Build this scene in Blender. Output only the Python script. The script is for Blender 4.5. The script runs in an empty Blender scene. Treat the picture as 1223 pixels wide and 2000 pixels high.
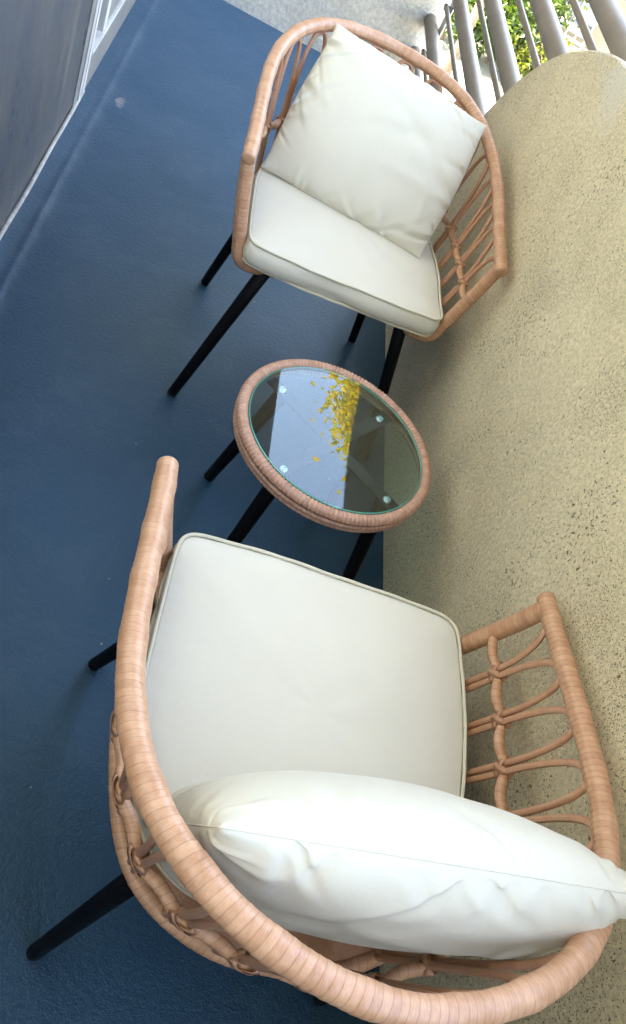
import bpy, bmesh, math, random
import numpy as np
from mathutils import Vector, Matrix

rng = np.random.default_rng(7)
random.seed(7)
SC = bpy.context.scene
COL = SC.collection
PI = math.pi

# ------------------------------------------------------------------ camera
cam_d = bpy.data.cameras.new("camera")
cam = bpy.data.objects.new("camera", cam_d)
COL.objects.link(cam)
SC.camera = cam
def cam_setup():
    right = Vector(CAM_RIGHT); down = Vector(CAM_DOWN); fwd = Vector(CAM_FWD)
    m = Matrix(((right.x, -down.x, -fwd.x, 0.0),
                (right.y, -down.y, -fwd.y, 0.0),
                (right.z, -down.z, -fwd.z, 1.4741),
                (0, 0, 0, 1)))
    cam.matrix_world = m
CAM_RIGHT = (0.90495385, 0.04568710, 0.42304991)
CAM_DOWN = (0.29731111, -0.77915301, -0.55183937)
CAM_FWD = (0.30440867, 0.62516660, -0.71868079)
cam_setup()
cam_d.sensor_fit = 'VERTICAL'
cam_d.sensor_height = 24.0
cam_d.lens = 24.0 * 1559.33 / 2000.0
cam_d.shift_x = -42.465 / 2000.0
cam_d.shift_y = 73.983 / 2000.0
cam_d.clip_start = 0.02
cam_d.clip_end = 3000.0
SC.render.resolution_x, SC.render.resolution_y = 626, 1024

# ------------------------------------------------------------------ light
SUN_EL, SUN_AZ = math.radians(58), math.radians(262)     # azimuth measured from +Y clockwise: the sun stands behind the building
world = bpy.data.worlds.new("World")
SC.world = world
world.use_nodes = True
wn = world.node_tree
bg = wn.nodes["Background"]
sky = wn.nodes.new("ShaderNodeTexSky")
sky.sky_type = 'NISHITA'
sky.sun_disc = False
sky.sun_elevation = SUN_EL
sky.sun_rotation = SUN_AZ
sky.altitude = 50
sky.air_density = 1.0
sky.dust_density = 0.3
sky.ozone_density = 2.4
wn.links.new(sky.outputs[0], bg.inputs[0])
bg.inputs[1].default_value = 0.15

sun_d = bpy.data.lights.new("sun", 'SUN')
sun_d.energy = 2.2
sun_d.angle = math.radians(0.5)
sun_d.color = (1.0, 0.95, 0.86)
sun = bpy.data.objects.new("sun", sun_d)
COL.objects.link(sun)
sdir = Vector((math.sin(SUN_AZ) * math.cos(SUN_EL), math.cos(SUN_AZ) * math.cos(SUN_EL), math.sin(SUN_EL)))
sun.rotation_euler = sdir.to_track_quat('Z', 'Y').to_euler()
sun.location = sdir * 40

vs = SC.view_settings
vs.view_transform = 'Standard'
vs.look = 'None'
vs.gamma = 1.0
vs.use_curve_mapping = False
vs.exposure = 4.5
vs.use_white_balance = True
vs.white_balance_temperature = 9400
vs.white_balance_tint = 16

cy = SC.cycles
cy.max_bounces = 10
cy.diffuse_bounces = 5
cy.glossy_bounces = 4
cy.transmission_bounces = 6
cy.transparent_max_bounces = 12
cy.caustics_reflective = False
cy.caustics_refractive = False
cy.sample_clamp_indirect = 8.0
try:
    cy.use_denoising = True
    cy.denoiser = 'OPENIMAGEDENOISE'
except Exception:
    pass

# ------------------------------------------------------------------ fitted layout (metres)
XP, XL, YE = 0.7655, -0.4145, 4.2775      # parapet face, door wall, end wall
CEIL, SLAB_X = 2.5, 0.90
GROUND = -2.8
CH1 = (0.4014, 1.9169, 3.1873)
CH2 = (0.399, 0.5079, -0.0166)
TAB = (0.4481, 1.2359)
TAB_H = 0.4045

# ------------------------------------------------------------------ materials
class M:
    """small node-graph helper"""
    def __init__(s, name):
        s.m = bpy.data.materials.new(name)
        s.m.use_nodes = True
        s.t = s.m.node_tree
        s.b = s.t.nodes["Principled BSDF"]
        s.out = s.t.nodes["Material Output"]
    def n(s, typ, **kw):
        nd = s.t.nodes.new(typ)
        for k, v in kw.items():
            if k.startswith("i_"):
                nd.inputs[k[2:].replace("_", " ")].default_value = v
            else:
                setattr(nd, k, v)
        return nd
    def l(s, a, b):
        s.t.links.new(a, b)
    def coords(s, kind="Object", scale=(1, 1, 1)):
        tc = s.n("ShaderNodeTexCoord")
        mp = s.n("ShaderNodeMapping")
        mp.inputs["Scale"].default_value = scale
        s.l(tc.outputs[kind], mp.inputs[0])
        return mp.outputs[0]
    def noise(s, co, scale, detail=4.0, rough=0.55, dist=0.0):
        nd = s.n("ShaderNodeTexNoise")
        nd.inputs["Scale"].default_value = scale
        nd.inputs["Detail"].default_value = detail
        nd.inputs["Roughness"].default_value = rough
        nd.inputs["Distortion"].default_value = dist
        s.l(co, nd.inputs["Vector"])
        return nd.outputs["Fac"]
    def ramp(s, fac, stops):
        r = s.n("ShaderNodeValToRGB")
        el = r.color_ramp.elements
        while len(el) < len(stops):
            el.new(0.5)
        for e, (p, c) in zip(el, stops):
            e.position = p
            e.color = (*c, 1) if len(c) == 3 else c
        s.l(fac, r.inputs[0])
        return r.outputs[0]
    def mix(s, fac, a, b, mode='MIX'):
        x = s.n("ShaderNodeMix", data_type='RGBA', blend_type=mode)
        for val, idx in ((fac, 0), (a, 6), (b, 7)):
            if isinstance(val, (int, float)):
                x.inputs[idx].default_value = val
            elif isinstance(val, tuple):
                x.inputs[idx].default_value = (*val, 1)
            else:
                s.l(val, x.inputs[idx])
        return x.outputs[2]
    def math(s, op, a, b=0.0, c=0.0):
        x = s.n("ShaderNodeMath", operation=op)
        for i, v in enumerate((a, b, c)):
            if isinstance(v, (int, float)):
                x.inputs[i].default_value = v
            else:
                s.l(v, x.inputs[i])
        return x.outputs[0]
    def bump(s, h, strength, dist, prev=None):
        b = s.n("ShaderNodeBump")
        b.inputs["Strength"].default_value = strength
        b.inputs["Distance"].default_value = dist
        s.l(h, b.inputs["Height"])
        if prev is not None:
            s.l(prev, b.inputs["Normal"])
        return b.outputs[0]
    def set(s, color=None, rough=None, normal=None, **kw):
        for key, v in (("Base Color", color), ("Roughness", rough), ("Normal", normal)):
            if v is None:
                continue
            if isinstance(v, (int, float)):
                s.b.inputs[key].default_value = v
            elif isinstance(v, tuple):
                s.b.inputs[key].default_value = (*v, 1)
            else:
                s.l(v, s.b.inputs[key])
        for k, v in kw.items():
            s.b.inputs[k.replace("_", " ")].default_value = v
        return s.m

def mat_floor():
    m = M("floor_paint")
    co = m.coords("Object")
    big = m.noise(co, 1.6, 5, 0.6)
    fine = m.noise(co, 260, 2, 0.6)
    col = m.ramp(big, [(0.3, (0.0003, 0.024, 0.056)), (0.7, (0.001, 0.032, 0.074))])
    speck = m.ramp(m.noise(co, 420, 1, 0.5), [(0.60, (0, 0, 0)), (0.74, (1, 1, 1))])
    col = m.mix(m.math('MULTIPLY', speck, 0.35), col, (0.06, 0.12, 0.19))
    # sheen on the ridge by the door wall, painted as a pale broken strip
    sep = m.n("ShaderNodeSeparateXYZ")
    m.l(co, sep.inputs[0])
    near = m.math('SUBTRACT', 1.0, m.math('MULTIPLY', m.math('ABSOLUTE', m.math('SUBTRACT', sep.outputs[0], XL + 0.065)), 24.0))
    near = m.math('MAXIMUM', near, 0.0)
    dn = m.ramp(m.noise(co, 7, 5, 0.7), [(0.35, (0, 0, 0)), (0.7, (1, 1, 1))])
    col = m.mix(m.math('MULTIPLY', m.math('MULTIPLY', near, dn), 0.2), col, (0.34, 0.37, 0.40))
    du = m.ramp(m.noise(co, 4.5, 6, 0.72, 0.6), [(0.5, (0, 0, 0)), (0.75, (1, 1, 1))])
    col = m.mix(m.math('MULTIPLY', du, 0.10), col, (0.22, 0.27, 0.32))
    vo = m.n("ShaderNodeTexVoronoi")
    vo.inputs["Scale"].default_value = 11
    m.l(co, vo.inputs["Vector"])
    fl = m.ramp(vo.outputs["Distance"], [(0.018, (1, 1, 1)), (0.03, (0, 0, 0))])
    col = m.mix(m.math('MULTIPLY', fl, 0.55), col, (0.45, 0.47, 0.48))
    # one small peach-coloured scuff
    dx = m.math('MULTIPLY', m.math('SUBTRACT', sep.outputs[0], -0.297), 48.0)
    dy = m.math('MULTIPLY', m.math('SUBTRACT', sep.outputs[1], 2.958), 22.0)
    d2 = m.math('ADD', m.math('MULTIPLY', dx, dx), m.math('MULTIPLY', dy, dy))
    d2 = m.math('ADD', d2, m.math('MULTIPLY', m.math('SUBTRACT', m.noise(co, 40, 3), 0.5), 2.2))
    st = m.ramp(d2, [(0.25, (1, 1, 1)), (0.85, (0, 0, 0))])
    col = m.mix(m.math('MULTIPLY', st, 0.45), col, (0.50, 0.38, 0.33))
    rough = m.ramp(m.noise(co, 3.0, 5, 0.65), [(0.3, (0.36,) * 3), (0.7, (0.5,) * 3)])
    nb = m.bump(fine, 0.55, 0.0016)
    nb = m.bump(m.noise(co, 85, 3, 0.6), 0.45, 0.003, nb)
    return m.set(col, rough, nb, Specular_IOR_Level=0.5, IOR=1.8, Specular_Tint=(0.42, 0.74, 1.0, 1.0), Sheen_Weight=0.8, Sheen_Roughness=0.35, Sheen_Tint=(0.22, 0.58, 1.0, 1.0))

def mat_stucco(name, c0, c1, pit, pit_amt, coarse, bump_d, white=None):
    m = M(name)
    co = m.coords("Object")
    big = m.noise(co, 2.3, 6, 0.65)
    col = m.ramp(big, [(0.3, c0), (0.72, c1)])
    mid = m.ramp(m.noise(co, coarse, 3, 0.6), [(0.35, (0.72,) * 3), (0.65, (1.08,) * 3)])
    col = m.mix(0.75, col, mid, 'MULTIPLY')
    n1 = m.noise(co, coarse * 2.7, 2, 0.6)
    dens = m.noise(co, 5.0, 3, 0.6)
    pits = m.ramp(m.math('ADD', n1, m.math('MULTIPLY', m.math('SUBTRACT', dens, 0.5), 0.28)), [(0.355, (1, 1, 1)), (0.40, (0, 0, 0))])
    col = m.mix(m.math('MULTIPLY', pits, pit_amt), col, pit)
    n2 = m.noise(co, coarse * 1.25, 2, 0.55, 0.3)
    clus = m.noise(co, 3.2, 4, 0.65)
    pits2 = m.ramp(m.math('ADD', n2, m.math('MULTIPLY', m.math('SUBTRACT', clus, 0.5), 0.42)), [(0.285, (1, 1, 1)), (0.335, (0, 0, 0))])
    col = m.mix(m.math('MULTIPLY', pits2, pit_amt), col, pit)
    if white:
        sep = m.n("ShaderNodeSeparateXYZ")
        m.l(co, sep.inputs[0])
        # sunlit white painted in with a whitish stain below the top edge, and soot along the rounded end
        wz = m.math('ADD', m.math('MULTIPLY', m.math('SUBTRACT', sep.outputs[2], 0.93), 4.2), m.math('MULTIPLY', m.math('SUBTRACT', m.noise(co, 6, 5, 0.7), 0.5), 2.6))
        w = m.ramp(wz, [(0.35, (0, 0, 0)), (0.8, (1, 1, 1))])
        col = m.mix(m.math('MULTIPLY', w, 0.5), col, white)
        soot = m.ramp(m.math('ADD', m.math('MULTIPLY', m.math('SUBTRACT', sep.outputs[1], 2.12), 1.2), m.math('MULTIPLY', m.math('SUBTRACT', m.noise(co, 14, 5, 0.75), 0.5), 2.4)),
                      [(0.45, (0, 0, 0)), (0.95, (1, 1, 1))])
        col = m.mix(m.math('MULTIPLY', soot, 0.28), col, (0.16, 0.13, 0.085))
    h = m.math('SUBTRACT', m.noise(co, coarse, 4, 0.65), m.math('MULTIPLY', pits, 0.5))
    nb = m.bump(h, 0.9, bump_d)
    nb = m.bump(m.noise(co, 18, 4, 0.6), 0.35, 0.006, nb)
    return m.set(col, 0.92, nb, Specular_IOR_Level=0.2)

def mat_rattan(name, c_lo, c_hi, wraps=True):
    m = M(name)
    at = m.n("ShaderNodeAttribute", attribute_name="wrap")
    ph = at.outputs["Fac"]
    uv = m.coords("UV")
    wn_ = m.n("ShaderNodeTexWhiteNoise", noise_dimensions='1D')
    m.l(m.math('FLOOR', ph), wn_.inputs["W"])
    mp = m.n("ShaderNodeMapping")
    mp.inputs["Scale"].default_value = (700, 90, 1)
    m.l(uv, mp.inputs[0])
    fib = m.noise(mp.outputs[0], 1.0, 4, 0.7)
    mp2 = m.n("ShaderNodeMapping")
    mp2.inputs["Scale"].default_value = (70, 60, 1)
    m.l(uv, mp2.inputs[0])
    blot = m.noise(mp2.outputs[0], 1.0, 4, 0.65)
    f = m.math('ADD', m.math('MULTIPLY', fib, 0.42), m.math('ADD', m.math('MULTIPLY', blot, 0.42), m.math('MULTIPLY', wn_.outputs[0], 0.12)))
    col = m.ramp(f, [(0.33, c_lo), (0.68, c_hi)])
    if wraps:       # brown lines paint in the shade between neighbouring strips
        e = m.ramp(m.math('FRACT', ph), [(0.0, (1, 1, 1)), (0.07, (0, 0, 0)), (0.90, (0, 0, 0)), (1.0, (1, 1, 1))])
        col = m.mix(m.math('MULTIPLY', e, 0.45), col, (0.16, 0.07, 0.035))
    nb = m.bump(fib, 0.25, 0.0006)
    return m.set(col, m.ramp(blot, [(0.3, (0.30,) * 3), (0.7, (0.44,) * 3)]), nb, Specular_IOR_Level=0.55)

def mat_fabric(name, c, rough=0.75):
    m = M(name)
    uv = m.coords("UV")
    w1 = m.n("ShaderNodeTexWave", wave_type='BANDS', bands_direction='X')
    w1.inputs["Scale"].default_value = 420
    w2 = m.n("ShaderNodeTexWave", wave_type='BANDS', bands_direction='Y')
    w2.inputs["Scale"].default_value = 420
    for w in (w1, w2):
        w.inputs["Distortion"].default_value = 0.6
        m.l(uv, w.inputs["Vector"])
    weave = m.math('ADD', w1.outputs["Fac"], w2.outputs["Fac"])
    co = m.coords("Object")
    sl = m.noise(co, 5, 4, 0.55)
    col = m.ramp(sl, [(0.3, tuple(x * 0.94 for x in c)), (0.7, c)])
    nb = m.bump(weave, 0.12, 0.0005)
    nb = m.bump(m.noise(co, 26, 4, 0.55), 0.18, 0.006, nb)
    return m.set(col, rough, nb, Sheen_Weight=0.12, Specular_IOR_Level=0.35)

def mat_metal_paint(name, c, rough=0.45, wear=0.15, metallic=0.0, spec=0.5):
    m = M(name)
    co = m.coords("Object")
    n = m.noise(co, 9, 6, 0.7)
    col = m.ramp(n, [(0.3, tuple(x * (1 - wear) for x in c)), (0.7, tuple(min(1, x * (1 + wear)) for x in c))])
    nb = m.bump(m.noise(co, 160, 3, 0.6), 0.15, 0.0008)
    return m.set(col, rough, nb, Metallic=metallic, Specular_IOR_Level=spec)

def mat_glass():
    m = M("table_glass")
    fr = m.n("ShaderNodeFresnel")
    geo = m.n("ShaderNodeNewGeometry")      # same reflectance on both faces of the thin sheet
    m.l(m.math('ADD', 1.52, m.math('MULTIPLY', geo.outputs["Backfacing"], 1 / 1.52 - 1.52)), fr.inputs["IOR"])
    tr = m.n("ShaderNodeBsdfTransparent")
    tr.inputs[0].default_value = (0.80, 0.915, 0.90, 1)
    gl = m.n("ShaderNodeBsdfGlossy")
    gl.inputs["Roughness"].default_value = 0.0
    mx = m.n("ShaderNodeMixShader")
    m.l(fr.outputs[0], mx.inputs[0])
    m.l(tr.outputs[0], mx.inputs[1])
    m.l(gl.outputs[0], mx.inputs[2])
    m.l(mx.outputs[0], m.out.inputs[0])
    return m.m

def mat_glass_edge():
    m = M("glass_edge")
    return m.set((0.05, 0.42, 0.34), 0.12, None, Specular_IOR_Level=0.8)

def mat_pane():
    m = M("dusty_door_glass")
    co = m.coords("Object", (1, 3.5, 1.0))
    st = m.noise(co, 2.2, 6, 0.7, 0.4)
    co2 = m.coords("Object")
    cl = m.noise(co2, 3.0, 5, 0.6)
    col = m.ramp(m.math('ADD', m.math('MULTIPLY', st, 0.6), m.math('MULTIPLY', cl, 0.4)),
                 [(0.30, (0.055, 0.064, 0.078)), (0.52, (0.082, 0.08, 0.08)), (0.74, (0.12, 0.112, 0.104))])
    sp = m.ramp(m.noise(co2, 190, 2, 0.5), [(0.66, (0, 0, 0)), (0.76, (1, 1, 1))])
    col = m.mix(m.math('MULTIPLY', sp, 0.5), col, (0.4, 0.38, 0.35))
    # wiped streaks of dried water
    co3 = m.coords("Object", (1, 16, 0.35))
    wv = m.ramp(m.noise(co3, 1.3, 3, 0.5, 1.2), [(0.60, (0, 0, 0)), (0.68, (1, 1, 1)), (0.74, (0, 0, 0))])
    col = m.mix(m.math('MULTIPLY', wv, 0.16), col, (0.40, 0.42, 0.44))
    rough = m.ramp(st, [(0.3, (0.22,) * 3), (0.7, (0.5,) * 3)])
    return m.set(col, rough, m.bump(cl, 0.05, 0.01), Specular_IOR_Level=0.6)

def mat_leaf(name, c0, c1):
    m = M(name)
    at = m.n("ShaderNodeAttribute", attribute_name="tint")
    col = m.ramp(at.outputs["Fac"], [(0.0, c0), (1.0, c1)])
    m.set(col, 0.45, None)
    tl = m.n("ShaderNodeBsdfTranslucent")
    m.l(m.mix(1.0, col, (1.5, 1.5, 0.7), 'MULTIPLY'), tl.inputs[0])
    mx = m.n("ShaderNodeMixShader")
    mx.inputs[0].default_value = 0.45
    m.l(m.b.outputs[0], mx.inputs[1])
    m.l(tl.outputs[0], mx.inputs[2])
    m.l(mx.outputs[0], m.out.inputs[0])
    return m.m

def mat_plain(name, c, rough=0.7, var=0.12, scale=6.0, metallic=0.0, bump=0.2, bscale=60.0, bdist=0.003):
    m = M(name)
    co = m.coords("Object")
    n = m.noise(co, scale, 5, 0.62)
    col = m.ramp(n, [(0.28, tuple(x * (1 - var) for x in c)), (0.74, tuple(min(1.0, x * (1 + var)) for x in c))])
    nb = m.bump(m.noise(co, bscale, 4, 0.6), bump, bdist)
    return m.set(col, rough, nb, Metallic=metallic)

MAT = dict(
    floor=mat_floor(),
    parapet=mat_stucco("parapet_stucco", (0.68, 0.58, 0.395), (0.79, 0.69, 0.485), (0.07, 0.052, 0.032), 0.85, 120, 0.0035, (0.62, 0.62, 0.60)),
    endwall=mat_stucco("end_wall_stucco", (0.60, 0.585, 0.54), (0.70, 0.685, 0.635), (0.2, 0.19, 0.165), 0.35, 60, 0.008),
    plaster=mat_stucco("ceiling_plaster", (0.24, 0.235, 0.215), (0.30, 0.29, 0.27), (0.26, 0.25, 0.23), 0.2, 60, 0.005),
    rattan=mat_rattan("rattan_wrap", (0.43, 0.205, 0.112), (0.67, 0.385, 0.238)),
    cane=mat_rattan("rattan_cane", (0.38, 0.175, 0.10), (0.60, 0.325, 0.20), False),
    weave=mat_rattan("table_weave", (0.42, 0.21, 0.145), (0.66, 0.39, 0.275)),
    fabric=mat_fabric("cream_fabric", (0.645, 0.615, 0.51)),
    pillow=mat_fabric("pillow_fabric", (0.61, 0.585, 0.485), 0.6),
    piping=mat_fabric("piping_fabric", (0.62, 0.58, 0.44)),
    black=mat_metal_paint("black_powder_coat", (0.004, 0.004, 0.005), 0.5, 0.2, 0.0, 0.15),
    dark=mat_metal_paint("dark_flat_bar", (0.014, 0.017, 0.019), 0.5, 0.2, 0.0, 0.3),
    rubber=mat_plain("black_rubber", (0.014, 0.014, 0.015), 0.8),
    bolt=mat_metal_paint("bolt_steel", (0.62, 0.64, 0.66), 0.25, 0.1, 1.0),
    glass=mat_glass(), glass_edge=mat_glass_edge(),
    pad=mat_plain("clear_pad", (0.5, 0.55, 0.56), 0.2),
    pipe=mat_metal_paint("grey_railing_paint", (0.225, 0.185, 0.145), 0.5, 0.16),
    plate=mat_metal_paint("pale_bracket_paint", (0.52, 0.51, 0.50), 0.5, 0.08),
    pane=mat_pane(),
    white=mat_metal_paint("white_frame_paint", (0.66, 0.65, 0.62), 0.4, 0.08),
    alu=mat_metal_paint("grey_track_metal", (0.30, 0.29, 0.275), 0.45, 0.22, 0.35),
    gasket=mat_plain("dark_gasket", (0.012, 0.016, 0.016), 0.5),
    caulk=mat_plain("white_caulk", (0.46, 0.45, 0.42), 0.7, 0.35, 30),
    tile=mat_plain("ground_concrete", (0.22, 0.21, 0.185), 0.9, 0.2, 1.1),
    earth=mat_plain("ground_soil", (0.21, 0.185, 0.13), 0.95, 0.3, 0.7),
    house=mat_plain("cream_render", (0.20, 0.175, 0.125), 0.9, 0.06, 2.0, 0, 0.5, 40, 0.006),
    shutter=mat_plain("blue_grey_shutter", (0.17, 0.20, 0.25), 0.6, 0.06),
    slot=mat_plain("dark_slot", (0.02, 0.04, 0.045), 0.4),
    lattice=mat_plain("cream_lattice", (0.42, 0.39, 0.30), 0.7, 0.06),
    bark=mat_plain("bark", (0.16, 0.115, 0.075), 0.95, 0.35, 14, 0, 0.8, 40, 0.02),
    leaf_g=mat_leaf("leaf_green", (0.012, 0.036, 0.007), (0.075, 0.13, 0.018)),
    leaf_y=mat_leaf("leaf_yellow_green", (0.035, 0.065, 0.008), (0.15, 0.17, 0.02)),
    leaf_o=mat_leaf("leaf_autumn", (0.26, 0.30, 0.025), (0.62, 0.40, 0.035)),
)

# ------------------------------------------------------------------ object helpers
def tag(o, label=None, cat=None, group=None, kind=None):
    if label: o["label"] = label
    if cat: o["category"] = cat
    if group: o["group"] = group
    if kind: o["kind"] = kind
    return o

def empty(name, loc=(0, 0, 0), rz=0.0):
    o = bpy.data.objects.new(name, None)
    o.empty_display_size = 0.1
    COL.objects.link(o)
    o.location = loc
    o.rotation_euler = (0, 0, rz)
    return o

def link(name, me, mat, parent=None, loc=None):
    o = bpy.data.objects.new(name, me)
    COL.objects.link(o)
    if mat is not None and not me.materials:
        for k in (mat if isinstance(mat, (list, tuple)) else [mat]):
            me.materials.append(k)
    if parent is not None:
        o.parent = parent
    if loc is not None:
        o.location = loc
    return o

def mesh(name, verts, faces, mat, parent=None, loc=None, smooth=True, uv=None, attr=None, mats=None):
    me = bpy.data.meshes.new(name)
    me.from_pydata([tuple(map(float, v)) for v in verts], [], [tuple(map(int, f)) for f in faces])
    if uv is not None:
        lay = me.uv_layers.new(name="UVMap")
        idx = np.empty(len(me.loops), np.int32)
        me.loops.foreach_get("vertex_index", idx)
        lay.data.foreach_set("uv", np.asarray(uv, np.float32)[idx].ravel())
    if attr:
        for k, v in attr.items():
            a = me.attributes.new(k, 'FLOAT', 'POINT')
            a.data.foreach_set("value", np.asarray(v, np.float32))
    if mats is not None:
        for k in mat:
            me.materials.append(k)
        me.polygons.foreach_set("material_index", np.asarray(mats, np.int32))
    if smooth:
        me.polygons.foreach_set("use_smooth", [True] * len(me.polygons))
    me.update()
    return link(name, me, mat, parent, loc)

def boxes(name, lst, mat, parent=None, bevel=0.0, loc=None):
    """one mesh made of axis-aligned boxes (x0,y0,z0,x1,y1,z1)"""
    bm = bmesh.new()
    for (x0, y0, z0, x1, y1, z1) in lst:
        m = Matrix.Translation(((x0 + x1) / 2, (y0 + y1) / 2, (z0 + z1) / 2)) @ Matrix.Diagonal((abs(x1 - x0), abs(y1 - y0), abs(z1 - z0), 1))
        bmesh.ops.create_cube(bm, size=1.0, matrix=m)
    if bevel:
        bmesh.ops.bevel(bm, geom=bm.edges[:], offset=bevel, segments=2, affect='EDGES', profile=0.7)
    me = bpy.data.meshes.new(name)
    bm.to_mesh(me)
    bm.free()
    return link(name, me, mat, parent, loc)

def catmull(K, per=12, closed=False):
    K = np.asarray(K, float)
    P = np.vstack([K[-1:], K, K[:2]]) if closed else np.vstack([2 * K[0] - K[1], K, 2 * K[-1] - K[-2]])
    out = []
    for i in range(1, len(P) - 2):
        a, b, c, d = P[i - 1:i + 3]
        t = np.linspace(0, 1, per, endpoint=False)[:, None]
        out.append(.5 * ((2 * b) + (c - a) * t + (2 * a - 5 * b + 4 * c - d) * t * t + (3 * b - a - 3 * c + d) * t ** 3))
    if not closed:
        out.append(P[-2:-1])
    return np.vstack(out)

def resample(P, ds, closed=False):
    P = np.asarray(P, float)
    if closed:
        P = np.vstack([P, P[:1]])
    L = np.r_[0, np.cumsum(np.linalg.norm(np.diff(P, axis=0), axis=1))]
    n = max(3, int(round(L[-1] / ds)) + 1)
    s = np.linspace(0, L[-1], n)
    Q = np.stack([np.interp(s, L, P[:, k]) for k in range(3)], 1)
    if closed:
        Q, s = Q[:-1], s[:-1]
    return Q, s, L[-1]

def frames(Q, closed=False):
    if closed:
        T = np.roll(Q, -1, 0) - np.roll(Q, 1, 0)
    else:
        T = np.gradient(Q, axis=0)
    T /= np.maximum(np.linalg.norm(T, axis=1, keepdims=True), 1e-12)
    n = np.cross(T[0], [0, 0, 1.0])
    if np.linalg.norm(n) < 1e-3:
        n = np.cross(T[0], [0, 1.0, 0])
    n /= np.linalg.norm(n)
    Ns = []
    for t in T:
        n = n - t * (n @ t)
        n /= np.linalg.norm(n)
        Ns.append(n)
    Ns = np.array(Ns)
    if closed:
        ang = math.atan2(np.cross(Ns[-1], Ns[0]) @ T[0], Ns[-1] @ Ns[0])
        for i in range(len(Ns)):
            a = ang * i / len(Ns)
            Ns[i] = Ns[i] * math.cos(a) + np.cross(T[i], Ns[i]) * math.sin(a)
    return T, Ns, np.cross(T, Ns)

def tube_arrays(Q, s, r, nseg=10, closed=False, flat=None, pitch=None, saw=0.0, caps=True, round_caps=False, jitter=0.0):
    """verts / faces / uv / wrap of a swept tube. r: scalar or per ring; flat=(a,b) gives an elliptic section"""
    T, N, B = frames(Q, closed)
    n = len(Q)
    r = np.broadcast_to(np.asarray(r, float), (n,)).copy()
    th = np.linspace(0, 2 * PI, nseg + 1)
    ph = np.zeros((n, nseg + 1))
    if pitch:
        w = s / pitch
        if jitter:
            k = np.arange(int(w.max()) + 3)
            off = rng.normal(0, jitter, len(k))
            w = w + np.interp(w, k, off)
        ph = w[:, None] + (th / (2 * PI))[None, :]
        fr = ph - np.floor(ph)
        prof = fr ** 0.8 * (1 - np.clip((fr - 0.86) / 0.14, 0, 1))
        k2 = np.floor(ph).astype(int)
        amp = 0.7 + 0.6 * np.modf(np.abs(np.sin(k2 * 12.9898) * 43758.5))[0]
        R = r[:, None] + saw * prof * amp
    else:
        R = np.repeat(r[:, None], nseg + 1, 1)
    ca, sa = np.cos(th)[None, :, None], np.sin(th)[None, :, None]
    fa, fb = flat if flat else (1.0, 1.0)
    V = Q[:, None] + N[:, None] * ca * (R * fa)[..., None] + B[:, None] * sa * (R * fb)[..., None]
    uv = np.stack([np.repeat(s[:, None], nseg + 1, 1), np.repeat((th * float(r.mean()))[None], n, 0)], -1)
    V = V.reshape(-1, 3); uv = uv.reshape(-1, 2); ph = ph.ravel()
    m = nseg + 1
    F = []
    for i in range(n if closed else n - 1):
        j = (i + 1) % n
        for k in range(nseg):
            F.append((i * m + k, i * m + k + 1, j * m + k + 1, j * m + k))
    V = list(V); uv = list(uv); ph = list(ph)
    if caps and not closed:
        for i, sg in ((0, -1.0), (n - 1, 1.0)):
            base = list(range(i * m, i * m + nseg))
            if round_caps:
                prev = base
                for q in (0.45, 0.8):
                    new = []
                    sc = math.sqrt(1 - q * q)
                    for k in range(nseg):
                        c = Q[i] + (V[i * m + k] - Q[i]) * sc + T[i] * sg * r[i] * q * 0.28
                        new.append(len(V)); V.append(c); uv.append(uv[i * m + k]); ph.append(ph[i * m + k])
                    for k in range(nseg):
                        a, b = prev[k], prev[(k + 1) % nseg]
                        c, d = new[(k + 1) % nseg], new[k]
                        F.append((a, b, c, d) if sg > 0 else (d, c, b, a))
                    prev = new
                base = prev
            F.append(tuple(base) if sg > 0 else tuple(reversed(base)))
    return np.array(V), F, np.array(uv), np.array(ph)

def tube(name, path, r, mat, parent=None, ds=0.01, nseg=10, closed=False, rfun=None, **kw):
    Q, s, L = resample(path, ds, closed)
    rr = r if rfun is None else rfun(s, L)
    V, F, uv, ph = tube_arrays(Q, s, rr, nseg, closed, **kw)
    return mesh(name, V, F, mat, parent, uv=uv, attr={"wrap": ph})

def rod(name, a, b, r0, r1, mat, parent=None, nseg=14, bev=0.002):
    a, b = np.asarray(a, float), np.asarray(b, float)
    L = np.linalg.norm(b - a)
    t = np.array([0, bev / L, 0.25, 0.5, 0.75, 1 - bev / L, 1])
    Q = a + (b - a) * t[:, None]
    r = r0 + (r1 - r0) * t
    r[0] -= bev * 0.8
    r[-1] -= bev * 0.8
    V, F, uv, ph = tube_arrays(Q, t * L, r, nseg)
    return mesh(name, V, F, mat, parent, uv=uv, attr={"wrap": ph})

def children_of(o):
    return [c for c in bpy.data.objects if c.parent == o]

# ================================================================== SETTING: ground, floor, walls
def grid_sheet(name, xs, ys, zf, mat, kind="structure"):
    V = [(x, y, zf(x, y)) for y in ys for x in xs]
    nx = len(xs)
    F = [(j * nx + i, j * nx + i + 1, (j + 1) * nx + i + 1, (j + 1) * nx + i) for j in range(len(ys) - 1) for i in range(nx - 1)]
    return tag(mesh(name, V, F, mat), kind=kind)

grid_sheet("ground", [-1500, -200, -40, 0, 40, 200, 1500], [-1500, -200, -40, 0, 40, 200, 1500], lambda x, y: GROUND, MAT["earth"])
tag(boxes("path", [(0.95, -6, GROUND + 0.004, 9.6, 14.55, GROUND + 0.03)], MAT["tile"]), kind="structure")

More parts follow.
